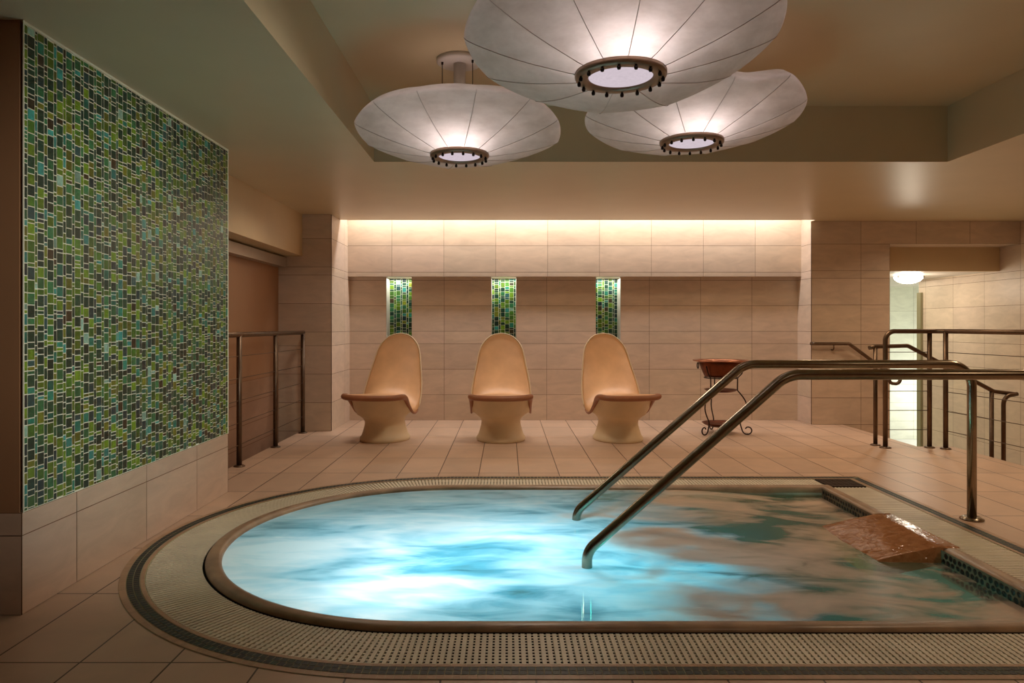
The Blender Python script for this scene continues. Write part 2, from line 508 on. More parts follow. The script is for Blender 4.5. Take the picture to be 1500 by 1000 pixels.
# ------------------------------------------------------------------ ceiling with coffer and light slot
CX0, CX1, CY0, CY1 = -0.95, 3.163, 0.3, 5.067
SL0, SL1 = 7.846, 8.22           # light slot above the chairs
bm = bmesh.new()
def crect(x0, x1, y0, y1, z): quad(bm, (x0,y0,z), (x0,y1,z), (x1,y1,z), (x1,y0,z))
crect(-3.4, CX0, -1.4, 7.46, ZC); crect(CX1, 5.78, -1.4, SL0, ZC)
crect(CX0, CX1, -1.4, CY0, ZC); crect(CX0, CX1, CY1, SL0, ZC)
crect(-2.5, CX0, 7.46, SL0, ZC)
crect(3.43, 5.78, SL0, 8.0, ZC); crect(-2.5, -1.85, SL0, 8.4, ZC)
crect(CX0, CX1, CY0, CY1, ZH)
quad(bm, (CX0,CY0,ZC), (CX0,CY1,ZC), (CX0,CY1,ZH), (CX0,CY0,ZH))
quad(bm, (CX1,CY0,ZC), (CX1,CY0,ZH), (CX1,CY1,ZH), (CX1,CY1,ZC))
quad(bm, (CX0,CY1,ZC), (CX1,CY1,ZC), (CX1,CY1,ZH), (CX0,CY1,ZH))
quad(bm, (CX0,CY0,ZC), (CX0,CY0,ZH), (CX1,CY0,ZH), (CX1,CY0,ZC))
# slot box
quad(bm, (-1.85,SL0,ZC), (3.43,SL0,ZC), (3.43,SL0,2.62), (-1.85,SL0,2.62))
crect(-1.85, 3.43, SL0, SL1 + .1, 2.62)
struct('ceiling', bm, M['ceil'])

# ------------------------------------------------------------------ walls
# left wall block: painted end, tiled plinth; the mosaic is a panel on it
LX, LY0, LY1 = -1.86, 2.714, 4.72
bm = bmesh.new()
tiles(bm, (LX-.005, 0, 0), (0,1,0), (0,0,1), steps(LY0, LY1, 3.06, 0.594), [0, .304, .392], seed=3)
tiles(bm, (0, LY0, 0), (1,0,0), (0,0,1), [-3.4, -2.55, -1.86], [0, .304, .392], seed=4)
tiles(bm, (LX, LY1, 0), (-1,0,0), (0,0,1), [0, .6, 1.2], [-1.2, -.6, 0, .304, .392], seed=5)
quad(bm, (-3.4,LY0,.392), (LX-.012,LY0,.392), (LX-.012,LY0,ZC), (-3.4,LY0,ZC), 2)
quad(bm, (LX-.012,LY0,.392), (LX-.012,LY1,.392), (LX-.012,LY1,ZC), (LX-.012,LY0,ZC), 2)
quad(bm, (LX-.012,LY1,.392), (-3.4,LY1,.392), (-3.4,LY1,ZC), (LX-.012,LY1,ZC), 2)
quad(bm, (LX,LY0,.392), (LX,LY1,.392), (LX-.02,LY1,.392), (LX-.02,LY0,.392), 0)
struct('wall_left', bm, [M['base'], M['wallgrout'], M['brown']])

pan = empty('glass_mosaic', (LX + .001, (LY0+LY1)/2, .392), 'large green and teal glass mosaic panel covering the left wall above its tan plinth', 'mosaic')
py0, py1 = LY0 + .004, LY1 - .012
bm = bmesh.new()
mosaic(bm, (0, py0 - (LY0+LY1)/2, 0.001), (0,1,0), (0,0,1), py1 - py0, ZC - .392 - .012, seed=11)
link('mosaic_tiles', bm, [M['mosaic'], M['mgrout']], pan)
bm = bmesh.new()
ym = (LY0+LY1)/2
box(bm, 0, .004, py0 - ym - .004, py0 - ym, 0, ZC-.392-.001)
box(bm, 0, .004, py1 - ym, py1 - ym + .006, 0, ZC-.392-.001)
box(bm, 0, .004, py0 - ym, py1 - ym, ZC-.392-.010, ZC-.392-.001)
link('edge_trim', bm, M['mgrout'], pan)

# left passage: side wall, dropped soffit and grey metal housing
bm = bmesh.new()
tiles(bm, (-2.41, 0, 0), (0,1,0), (0,0,1), [4.6, 7.46], [-1.2,-.8,-.6,-.4,-.2,0,.2,.4,.6], gap=.005, seed=6)
quad(bm, (-2.408,4.6,.6), (-2.408,7.46,.6), (-2.408,7.46,1.9), (-2.408,4.6,1.9), 2)
struct('wall_left_passage', bm, [M['wallbrown'], M['wallgrout'], M['brown']])
bm = bmesh.new(); box(bm, -2.6, -2.155, 4.6, 7.458, 1.845, ZC - .001)
struct('trim_1', bm, M['plaster'])
bm = bmesh.new(); box(bm, -2.5, -2.32, 4.6, 7.452, 1.735, 1.825); box(bm, -2.5, -2.312, 4.6, 7.452, 1.725, 1.735)
struct('trim_2', bm, M['alu'])

# tiled pier left of the alcove
bm = bmesh.new()
tiles(bm, (0, 7.46, 0), (1,0,0), (0,0,1), [-2.6, -1.85], vj(-1.2, ZC), seed=7)
tiles(bm, (-1.85, 0, 0), (0,1,0), (0,0,1), [7.46, 8.06, 8.32], vj(0, ZC), seed=8)
quad(bm, (-1.85,SL0,ZC), (-1.85,SL1,ZC), (-1.85,SL1,2.62), (-1.85,SL0,2.62))
struct('wall_pier', bm, [M['wall'], M['wallgrout']])

# alcove back wall with three openings for the mosaic niches
NICHE = [(-1.415, -1.117), (-0.177, 0.113), (1.053, 1.342)]
NZ0, BZ = 0.9, 1.682
bm = bmesh.new()
uj = steps(-1.85, 3.43, -0.734, 0.6035)
tiles(bm, (0, 8.32, 0), (1,0,0), (0,0,1), uj, [0, .3, .6, .9], seed=9)
inn = lambda x: any(a - .02 < x < b + .02 for a, b in NICHE)
uj2 = sorted([x for x in uj if not inn(x)] + [e for n in NICHE for e in n])
tiles(bm, (0, 8.32, 0), (1,0,0), (0,0,1), uj2, [.9, 1.045, 1.345, 1.645, BZ + .01], seed=10,
      skip=lambda u, v: any(a < u < b for a, b in NICHE))
# projecting band above
tiles(bm, (0, SL1, 0), (1,0,0), (0,0,1), steps(-1.85, 3.43, -0.73, 0.6035), [BZ, 1.733, 2.04, 2.34, 2.62], seed=12)
quad(bm, (-1.85,SL1,BZ), (-1.85,8.56,BZ), (3.43,8.56,BZ), (3.43,SL1,BZ), 0)
struct('wall_alcove', bm, [M['wall'], M['wallgrout']])

names = ['leftmost', 'middle', 'rightmost']
for i, (a, b) in enumerate(NICHE):
    c = (a+b)/2; w = b - a
    e = empty('mosaic_niche', (c, 8.42, NZ0), ['narrow lit mosaic niche in the alcove wall behind the left chair',
        'narrow lit mosaic niche in the alcove wall behind the middle chair', 'narrow lit mosaic niche in the alcove wall behind the right chair'][i], 'wall niche', 'lit mosaic niches behind the chairs')
    bm = bmesh.new()
    mosaic(bm, (-w/2, .13, 0), (1,0,0), (0,0,1), w, BZ - NZ0, wide=.047, narrow=.02, heights=(.047, .055, .03, .018), gap=.004, seed=20+i, pn=.4)
    link('mosaic_back', bm, [M['mosaic'], M['mgrout']], e)
    for s in (-1, 1):
        bm = bmesh.new()
        box(bm, min(s*w/2, s*(w/2+.02)), max(s*w/2, s*(w/2+.02)), -.095, .13, 0, BZ - NZ0 - .002)
        link('side_lining', bm, M['white'], e)
    bm = bmesh.new(); box(bm, -w/2, w/2, -.095, .13, -.02, 0)
    link('sill', bm, M['white'], e)

# wall at the right of the alcove, lintel over the hall opening
bm = bmesh.new()
tiles(bm, (0, 7.95, 0), (1,0,0), (0,0,1), [3.43, 3.985, 4.31], vj(-1.2, 2.03), seed=13)
tiles(bm, (0, 7.95, 0), (1,0,0), (0,0,1), [3.43, 3.985, 4.607, 5.212, 5.78], [2.03, ZC], seed=14)
tiles(bm, (3.43, 8.32, 0), (0,-1,0), (0,0,1), [0, .37], vj(0, ZC), seed=15)
quad(bm, (3.43,SL0,ZC), (3.43,SL0,2.62), (3.43,SL1,2.62), (3.43,SL1,ZC))
tiles(bm, (4.31, 7.95, 0), (0,1,0), (0,0,1), [0, .32], vj(-.75, 2.03), seed=16)
quad(bm, (4.31,7.95,2.03), (4.31,8.28,2.03), (5.78,8.28,2.03), (5.78,7.95,2.03))
struct('wall_back', bm, [M['wall'], M['wallgrout']])
bm = bmesh.new(); box(bm, 4.2, 5.775, 8.275, 8.36, 1.75, 2.06)
struct('trim_3', bm, M['plaster'])
bm = bmesh.new()
tiles(bm, (5.78, 9.9, 0), (0,-1,0), (0,0,1), [9.9 - y for y in reversed(steps(4.3, 9.9, 9.74, .6))], vj(-1.2, ZC), seed=17)
quad(bm, (5.78,4.3,0), (5.78,4.3,ZC), (5.78,-1.4,ZC), (5.78,-1.4,0))
struct('wall_right', bm, [M['wall'], M['wallgrout']])
bm = bmesh.new()
quad(bm, (-3.4,-1.4,0), (-3.4,-1.4,ZC), (5.78,-1.4,ZC), (5.78,-1.4,0))
struct('wall_front', bm, M['brown'])
bm = bmesh.new()
quad(bm, (-3.4,-1.4,0), (-3.4,LY0,0), (-3.4,LY0,ZC), (-3.4,-1.4,ZC))
struct('wall_far_left', bm, M['brown'])
# hall
bm = bmesh.new()
tiles(bm, (0, 11.6, 0), (1,0,0), (0,0,1), steps(4.2, 8.0, 6.68, .6), [-.75,-.45,-.15,.15,.45,.75,1.05,1.35,1.76], seed=18)
tiles(bm, (4.2, 8.3, 0), (0,1,0), (0,0,1), steps(0, 3.3, .3, .6), [-.75,-.45,-.15,.15,.45,.75,1.05,1.35,1.76], seed=19)
tiles(bm, (8.0, 11.6, 0), (0,-1,0), (0,0,1), [0, .6, 1.2, 1.7], [-.75,-.15,.45,1.05,1.76], seed=19)
quad(bm, (5.79,9.9,-.75), (8,9.9,-.75), (8,9.9,1.76), (5.79,9.9,1.76))
struct('wall_hall', bm, [M['hall'], M['hallgrout']])
bm = bmesh.new(); crect(4.2, 8.0, 8.3, 11.6, 1.752)
struct('ceiling_hall', bm, M['white'])
bm = bmesh.new(); box(bm, 5.742, 5.775, 9.80, 9.89, -.75, 1.57)
struct('door_1', bm, M['olive'])

# ------------------------------------------------------------------ hot tub
tub = empty('hot_tub', (PC, PY, 0), 'round-ended built-in hot tub with ringed grating and dark green mosaic border', 'hot tub')
TL = Matrix.Translation((-PC, -PY, 0))
def tub_part(name, bm, mats, smooth=False):
    bmesh.ops.transform(bm, matrix=TL, verts=bm.verts)
    return link(name, bm, mats, tub, smooth)
WZ = -0.042                      # water level
# basin
bm = bmesh.new()
ringstrip(bm, [(1.088, -.02), (1.085, -.95)])
f = bm.faces.new([bm.verts.new(p) for p in path(1.086, -.95)])
tub_part('basin', bm, M['basin'])
# coping with rounded nose
bm = bmesh.new()
ringstrip(bm, [(1.155, -.06), (1.155, .004), (1.149, .014), (1.136, .019), (1.105, .019), (1.090, .014), (1.082, .004), (1.080, -.09), (1.09, -.09)], smooth=True)
tub_part('coping', bm, M['copestone'])
# channel under the grate
bm = bmesh.new()
ringstrip(bm, [(1.156, .0), (1.156, -.03), (1.398, -.03), (1.398, .0)])
tub_part('overflow_channel', bm, M['dark'])
# grate: slats across the channel tied by ribs along it
def grate_slats(bm, r0, r1, z, t):
    def slat(a, b, wdir, w):
        a, b, wdir = Vector(a), Vector(b), Vector(wdir)*(w/2)
        d = Vector((0,0,t))
        top = [a-wdir, a+wdir, b+wdir, b-wdir]
        vt = [bm.verts.new(p) for p in top]; vb = [bm.verts.new(p - d) for p in top]
        bm.faces.new(vt)
        for k in range(4): bm.faces.new([vt[k], vb[k], vb[(k+1)%4], vt[(k+1)%4]])
    pitch = .0228
    x = PC
    DX = xr(1.39) - .262         # the drain takes the far-right corner
    while x < xr(r0) - .004:
        slat((x, PY-r0, z), (x, PY-r1, z), (1,0,0), .0145)
        if x < DX: slat((x, PY+r0, z), (x, PY+r1, z), (1,0,0), .0145)
        x += pitch
    while x < xr(r1):            # near right corner
        slat((x, PY-r0, z), (x, PY-r1, z), (1,0,0), .0145); x += pitch
    n = int(PI*1.28/pitch)
    for k in range(1, n):
        a = PI/2 + PI*k/n
        c, s = math.cos(a), math.sin(a)
        slat((PC + r0*c, PY + r0*s, z), (PC + r1*c, PY + r1*s, z), (-s, c, 0), .0145)
    y = PY - r0 + .012
    while y < PY + r0 - .262 + .24:
        slat((xr(r0), y, z), (xr(r1), y, z), (0,1,0), .0145); y += pitch
g0, g1 = 1.166, 1.396
bm = bmesh.new()
grate_slats(bm, g0, g1, 0.0, .012)
nr = 11
for k in range(nr):
    rc = g0 + .006 + (g1 - g0 - .012)*k/(nr-1)
    rows = [[bm.verts.new(p) for p in path(rc - .0050, -.0025)], [bm.verts.new(p) for p in path(rc + .0050, -.0025)]]
    npt = len(rows[0])
    for q in range(npt):
        bm.faces.new([rows[0][q], rows[0][(q+1)%npt], rows[1][(q+1)%npt], rows[1][q]])
tub_part('overflow_grate', bm, M['grate'])

# border: tan strips with two rows of dark mosaic between them
def border_tiles(bm, r0, r1, z, pitch, gap, colf, seed):
    lay = bm.loops.layers.float_color.get('tint') or tint_layer(bm)
    rnd = random.Random(seed)
    def cell(ps):
        f = bm.faces.new([bm.verts.new(p) for p in ps])
        c = colf(rnd)
        for l in f.loops: l[lay] = c
    g = gap/2; ra, rb = r0 + g, r1 - g
    for sgn in (-1, 1):
        x = PC
        xe = xr((r0+r1)/2)
        while x < xe - .003:
            x2 = min(x + pitch, xe)
            cell([(x+g, PY+sgn*ra, z), (x2-g, PY+sgn*ra, z), (x2-g, PY+sgn*rb, z), (x+g, PY+sgn*rb, z)][::sgn])
            x = x2
    n = int(PI*(r0+r1)/2/pitch)
    for k in range(n):
        a0 = PI/2 + PI*k/n + g/r1; a1 = PI/2 + PI*(k+1)/n - g/r1
        cell([(PC+ra*math.cos(a0), PY+ra*math.sin(a0), z), (PC+rb*math.cos(a0), PY+rb*math.sin(a0), z), (PC+rb*math.cos(a1), PY+rb*math.sin(a1), z), (PC+ra*math.cos(a1), PY+ra*math.sin(a1), z)])
    y = PY - r0
    while y < PY + r0 - .003:
        y2 = min(y + pitch, PY + r0)
        cell([(xr(ra), y+g, z), (xr(rb), y+g, z), (xr(rb), y2-g, z), (xr(ra), y2-g, z)])
        y = y2
bm = bmesh.new()
ringstrip(bm, [(1.396, -.02), (1.398, .0), (1.50, .0)])
tub_part('border_grout', bm, M['bgrout'])
tan = lambda rnd: (lambda k: (k, k*.98, k*.95, 1))(rnd.uniform(.86, 1.08))
bm = bmesh.new()
border_tiles(bm, 1.400, 1.418, .0025, .05, .0015, tan, 31)
border_tiles(bm, 1.472, 1.500, .0025, .0265, .0015, tan, 32)
tub_part('tan_edging', bm, M['strip'])
dk = lambda rnd: srgb(*[c*rnd.uniform(.75, 1.25) for c in rnd.choice([(20,36,30),(24,44,36),(16,30,28),(30,48,40)])])
bm = bmesh.new()
border_tiles(bm, 1.419, 1.445, .003, .0265, .0030, dk, 33)
border_tiles(bm, 1.445, 1.471, .003, .0265, .0030, dk, 34)
tub_part('mosaic_border', bm, M['band'])

# entry step between the handrails and dark pebbles on the right-hand inner wall
SX = 2.135
bm = bmesh.new()
gx, gy = 26, 36; gg = {}
for j in range(gy + 1):
    for i in range(gx + 1):
        x = 1.80 + (xr(1.156) + .004 - 1.80)*i/gx; y = 3.465 + .65*j/gy
        k = max(0, min(1, (x - 1.82)/.33)); z = -.054 + .0755*k**.85
        z += .004*noise.noise(Vector((x*10, y*14, 1)))*(1 - k)
        if i in (0,) or j in (0, gy): z -= .08 if i == 0 or x < 2.13 else .003
        gg[i, j] = bm.verts.new((x, y, z))
for j in range(gy):
    for i in range(gx):
        bm.faces.new([gg[i,j], gg[i+1,j], gg[i+1,j+1], gg[i,j+1]]).smooth = True
tub_part('entry_step', bm, M['wet'])
def pebbles(y0, y1, seed):
    rnd = random.Random(seed); bm = bmesh.new()
    quad(bm, (SX-.001,y0,.01), (SX-.001,y0,-.12), (SX-.001,y1,-.12), (SX-.001,y1,.01), 1)
    row = 0; z = -.012
    while z > -.11:
        y = y0 + .016 + (row % 2)*.0175
        while y < y1 - .012:
            cy, cz = y + rnd.uniform(-.003,.003), z + rnd.uniform(-.003,.003)
            ry, rz = .0150*rnd.uniform(.85,1.1), .0135*rnd.uniform(.8,1.1)
            c0 = bm.verts.new((SX-.006, cy, cz))
            ring = [bm.verts.new((SX-.002, cy + ry*math.cos(2*PI*k/10), cz + rz*math.sin(2*PI*k/10))) for k in range(10)]
            for k in range(10):
                f = bm.faces.new([c0, ring[(k+1)%10], ring[k]]); f.smooth = True
            y += .035
        z -= .029; row += 1
    tub_part('pebble_band', bm, [M['pebble'], M['pebgrout']])
pebbles(PY - 1.07, 3.47, 41); pebbles(4.11, PY + 1.07, 42)

# water
bm = bmesh.new()
nx, ny = 110, 72
grid = {}
for j in range(ny + 1):
    y = PY + 1.083*(-1 + 2*j/ny)
    dy = min(1.0, abs(y - PY)/1.083)
    xl = PC - 1.083*math.sqrt(max(0, 1 - dy*dy)); xe = SX + .002
    for i in range(nx + 1):
        x = xl + (xe - xl)*i/nx
        amp = .010 * math.exp(-((x+.3)**2 + (y-3.3)**2)/1.2) + .004
        edge = max(0, min(1, (1.083 - abs(y-PY))/.15, (x-xl)/.15, (xe-x)/.15))
        h = noise.fractal(Vector((x*1.6, y*3.2, .3)), 1, 2, 4) * amp * edge
        h += .035*math.exp(-((x-.15)**2 + (y-3.55)**2)/.08)*(.6 + .5*noise.noise(Vector((x*5, y*7, 2))))
        grid[i, j] = bm.verts.new((x, y, -.004 - .050*min(1, max(0, (x - 1.15)/.7))**1.5 + h))
for j in range(ny):
    for i in range(nx):
        try:
            f = bm.faces.new([grid[i,j], grid[i+1,j], grid[i+1,j+1], grid[i,j+1]]); f.smooth = True
        except ValueError: pass
bmesh.ops.remove_doubles(bm, verts=bm.verts, dist=1e-5)
w = link('pool_water', bm, M['water'])
tag(w, 'bubbling foamy blue water glowing from below inside the hot tub', 'water', kind='stuff')

# dark drain plate in the far-right corner of the channel
dx1, dy1 = xr(1.392), PY + 1.392
dr = empty('drain_cover', (dx1-.13, dy1-.12, 0), 'dark square drain plate at the far right corner of the hot tub grating', 'drain cover')
bm = bmesh.new(); box(bm, -.128, .128, -.115, .115, -.02, .001)
link('plate', bm, M['dark'], dr)
bm = bmesh.new()
for k in range(9): box(bm, -.125, .125, -.11 + .0265*k - .007, -.11 + .0265*k + .007, .001, .005)
for k in range(7): box(bm, -.12 + .04*k - .005, -.12 + .04*k + .005, -.114, .114, .001, .0035)
link('grid', bm, M['drain'], dr)

# ------------------------------------------------------------------ hot tub handrails
def flange(bm, x, y, z, r=.045, h=.014):
    lathe(bm, [(0, h), (r*.72, h), (r, h*.4), (r, 0), (0, 0)], 24, x, y, z)
for i, (Y, pts, lab) in enumerate([
    (4.05, [(.40,-.9),(.40,.046),(1.365,.89),(2.667,.89),(2.667,.004)], 'far steel handrail dipping into the water, its post standing on the deck'),
    (3.25, [(.37,-.9),(.37,.073),(1.292,.886),(2.72,.886),(2.72,.004)], 'near steel handrail dipping into the water and running out of frame right')]):
    e = empty('pool_handrail', (pts[-1][0], Y, 0), lab, 'handrail', 'steel handrails at the hot tub')
    bm = bmesh.new()
    tube(bm, [(p[0]-pts[-1][0], 0, p[2]) for p in fillet([(a, 0, b) for a, b in pts], [.10, .17, .13], 12)], .0245, 20)
    link('pipe', bm, M['steel'], e)
    bm = bmesh.new(); flange(bm, 0, 0, .001, .062, .016)
    link('base_flange', bm, M['steel'], e)

# ------------------------------------------------------------------ left guard rail
e = empty('guard_railing', (-2.11, 6.4, 0), 'short metal guard railing by the left passage behind the mosaic wall', 'railing')
def post(parent, x, y, z0, z1, r=.021, plate=True):
    bm = bmesh.new(); tube(bm, [(x, y, z0+.002), (x, y, z1)], r, 14)
    o = link('post', bm, M['rail'], parent)
    if plate:
        bm = bmesh.new(); flange(bm, x, y, z0+.001, .045, .012); link('base_plate', bm, M['rail'], o)
    return o
bm = bmesh.new(); tube(bm, [(0, -1.64, 1.04), (0, .918+.021, 1.04)], .021, 14)
link('top_rail', bm, M['rail'], e)
for y in (-1.5, -.823, .054, .918): post(e, 0, y, 0, 1.035)
for z in (.17, .345, .52, .695, .87):
    bm = bmesh.new(); tube(bm, [(0, -1.6, z), (0, .918, z)], .003, 6); link('cable', bm, M['rail'], e)

# ------------------------------------------------------------------ right guard rail, stair handrails
GX, GY = 3.447, 6.43
e = empty('guard_railing', (GX, GY, 0), 'metal guard railing with thin cables round the stair pit at right', 'railing')
bm = bmesh.new()
tube(bm, fillet([(0,0,.004),(0,0,1.06),(.46,0,1.06),(.515,-.05,1.06),(.62,-1.9,1.06)], [.085,.05,.05]), .021, 14)
link('top_rail', bm, M['rail'], e)
bm = bmesh.new(); flange(bm, 0, 0, .001, .05, .012); link('base_plate', bm, M['rail'], e)
post(e, .408, .01, 0, 1.055); post(e, .512, -.06, 0, 1.055); post(e, .615, -1.8, 0, 1.055)
for z in (.165, .34, .515, .69, .87):
    bm = bmesh.new(); tube(bm, [(0, 0, z), (.408, .01, z)], .0035, 6); link('cable', bm, M['rail'], e)
    bm = bmesh.new(); tube(bm, [(.512, -.06, z), (.615, -1.8, z)], .0035, 6); link('cable', bm, M['rail'], e)

e = empty('stair_handrail', (3.43, 6.57, 0), 'sloping metal handrail on posts going down the stairs behind the guard railing', 'handrail')
bm = bmesh.new()
tube(bm, fillet([(-.06,0,.905),(.0,0,.915),(.30,0,.925),(1.10,0,.50),(1.30,0,.475)], [.03,.04,.06]), .019, 14)
link('top_rail', bm, M['rail'], e)
post(e, 0, 0, 0, .905, .019); post(e, 1.08, 0, -.75, .50, .019)
bm = bmesh.new()
tube(bm, fillet([(1.17,-.03,-.748),(1.17,-.03,.455),(1.31,-.01,.478)], [.09]), .019, 14)
link('end_post', bm, M['rail'], e)

e = empty('wall_handrail', (3.45, 7.88, .9), 'sloping metal handrail fixed to the tiled wall beside the stairs', 'handrail')
bm = bmesh.new()
tube(bm, fillet([(-.03,.05,.01),(-.02,0,.01),(.37,0,.01),(.79,0,-.30),(.83,0,-.43),(.93,0,-.44),(.95,0,-.34)], [.01,.04,.05,.04,.05]), .019, 14)
link('top_rail', bm, M['rail'], e)
for x, z in ((.2, .0), (.6, -.17)):
    bm = bmesh.new(); tube(bm, fillet([(x,.07,z-.06),(x,.0,z-.06),(x,0,z-.005)], [.03]), .008, 8); link('bracket', bm, M['rail'], e)

# ------------------------------------------------------------------ heated tiled loungers
def cr(pts, x):
    """smooth interpolation of (x, y) pairs"""
    if x <= pts[0][0]: return pts[0][1]
    if x >= pts[-1][0]: return pts[-1][1]
    for i in range(len(pts)-1):
        if pts[i][0] <= x <= pts[i+1][0]:
            p0 = pts[max(0,i-1)]; p1 = pts[i]; p2 = pts[i+1]; p3 = pts[min(len(pts)-1,i+2)]
            t = (x-p1[0])/(p2[0]-p1[0])
            h = p2[0]-p1[0]
            m1 = (p2[1]-p0[1])/(p2[0]-p0[0])*h if p2[0] != p0[0] else 0
            m2 = (p3[1]-p1[1])/(p3[0]-p1[0])*h if p3[0] != p1[0] else 0
            return (2*t**3-3*t*t+1)*p1[1] + (t**3-2*t*t+t)*m1 + (-2*t**3+3*t*t)*p2[1] + (t**3-t*t)*m2
PYs = [(0,-.47),(.12,-.375),(.25,-.22),(.38,-.06),(.48,.08),(.56,.18),(.66,.285),(.78,.38),(.9,.46),(1,.52)]
PZs = [(0,.462),(.12,.472),(.25,.465),(.38,.445),(.48,.435),(.56,.475),(.66,.59),(.78,.745),(.9,.91),(1,1.03)]
HW  = [(0,.0),(.01,.115),(.025,.19),(.045,.238),(.075,.272),(.11,.287),(.2,.292),(.3,.290),(.42,.300),(.52,.312),(.6,.310),(.68,.292),(.76,.268),(.84,.244),(.9,.214),(.94,.174),(.97,.13),(.99,.078),(1,.0)]
DZ  = [(0,.0),(.14,.004),(.22,.025),(.32,.10),(.42,.165),(.5,.155),(.6,.09),(.7,.05),(.85,.025),(1,.0)]
def shell_pt(s, t):
    y, z, hw, dr = cr(PYs, s), cr(PZs, s), cr(HW, s), cr(DZ, s)
    # the edges fall away along the surface normal
    ds = .01
    ty, tz = cr(PYs, min(1, s+ds)) - cr(PYs, max(0, s-ds)), cr(PZs, min(1, s+ds)) - cr(PZs, max(0, s-ds))
    l = math.hypot(ty, tz); ny, nz_ = -tz/l, ty/l
    ny2 = ny*.35
    k = abs(t)**2.6
    return Vector((hw*t*(1 - .04*k), y - ny2*dr*k, z - (nz_*.7+.3)*dr*k))
def make_chair(label):
    e = empty('heated_lounger', (0,0,0), label, 'lounge chair', 'heated tiled chairs in the alcove')
    bm = bmesh.new()
    ss = [0, .001, .004, .009, .016, .026, .04, .06, .08] + [.1 + .04*k for k in range(20)] + [.89, .915, .935, .955, .97, .982, .991, .997, 1]
    nt_ = 20; rows = []
    for s in ss:
        if cr(HW, s) < 1e-4: rows.append([bm.verts.new(shell_pt(s, 0))])
        else: rows.append([bm.verts.new(shell_pt(s, -1 + 2*k/nt_)) for k in range(nt_+1)])
    for a, b in zip(rows, rows[1:]):
        for k in range(nt_):
            if len(a) == 1: f = bm.faces.new([a[0], b[k+1], b[k]])
            elif len(b) == 1: f = bm.faces.new([a[k], a[k+1], b[0]])
            else: f = bm.faces.new([a[k], a[k+1], b[k+1], b[k]])
            f.smooth = True
    o = link('seat_shell', bm, [M['terra'], M['cream'], M['terrarim']], e)
    md = o.modifiers.new('thick', 'SOLIDIFY'); md.thickness = .018; md.offset = -1; md.material_offset = 1; md.material_offset_rim = 2
    # pale rounded edging following the back
    bm = bmesh.new()
    ed = [shell_pt(s, -1) for s in [.52 + .02*k for k in range(20)] + [.92,.94,.955,.97,.982,.991,.997]] + [shell_pt(1, 0)] + \
         [shell_pt(s, 1) for s in [.997,.991,.982,.97,.955,.94,.92] + [.90 - .02*k for k in range(20)]]
    tube(bm, ed, .0075, 8)
    link('back_edging', bm, M['cream'], e)
    bm = bmesh.new()
    ed = [shell_pt(s, -1) for s in [.50 - .02*k for k in range(20)] + [.1,.08,.06,.045,.03,.02,.012,.006,.002]] + [shell_pt(0, 0)] + \
         [shell_pt(s, 1) for s in [.002,.006,.012,.02,.03,.045,.06,.08,.1] + [.12 + .02*k for k in range(20)]]
    nE = len(ed)
    tube(bm, [p + Vector((0, 0, -.018 + .010*abs(2*k/(nE-1)-1)**2)) for k, p in enumerate(ed)], [.027 - .021*max(0, abs(2*k/(nE-1)-1)-.45)/.55 for k in range(nE)], 10)
    link('front_edging', bm, M['terrarim'], e)
    # waisted pedestal, its top following the shell
    bm = bmesh.new()
    seg = 40
    def szf(x, y):
        best = min(range(0, 70), key=lambda k: abs(cr(PYs, k/100) - y)); s = best/100
        hw = max(.05, cr(HW, s)); t = max(-1, min(1, x/hw))
        return cr(PZs, s) - cr(DZ, s)*abs(t)**2.6
    prof = [(0,.236,.285,0),(.012,.240,.289,0),(.03,.238,.286,0),(.05,.222,.268,0),(.10,.206,.246,0),(.15,.193,.228,0),(.185,.190,.224,-.01),(.215,.200,.240,-.02),(.24,.222,.268,-.035),(.262,.248,.298,-.05)]
    rows = []
    for z, a, b, off in prof:
        rows.append([bm.verts.new((a*math.cos(2*PI*k/seg), off + b*math.sin(2*PI*k/seg), z)) for k in range(seg)])
    for (a, b, off, dz) in ((.276, .335, -.075, -.05), (.284, .368, -.088, -.02)):
        ring = []
        for k in range(seg):
            x, y = a*math.cos(2*PI*k/seg), off + b*math.sin(2*PI*k/seg)
            ring.append(bm.verts.new((x, y, max(.275 + (.012 if dz > -.03 else 0), szf(x, y) + dz - .006))))
        rows.append(ring)
    for a, b in zip(rows, rows[1:]):
        for k in range(seg):
            f = bm.faces.new([a[k], a[(k+1)%seg], b[(k+1)%seg], b[k]]); f.smooth = True
    bm.faces.new(rows[0][::-1])
    link('pedestal', bm, M['cream'], e)
    return e
labs = ['terracotta heated chair on a cream pedestal, nearest the left pier', 'terracotta heated chair on a cream pedestal, in the middle of the three',
        'terracotta heated chair on a cream pedestal, nearest the copper bucket']
c0 = make_chair(labs[0])
for i, (x, y) in enumerate([(-1.19, 6.93), (-.055, 6.92), (1.09, 6.92)]):
    c = c0 if i == 0 else copy_tree(c0)
    c.location = (x, y, 0); c.rotation_euler.z = R((-8, 0, 8)[i]); c['label'] = labs[i]

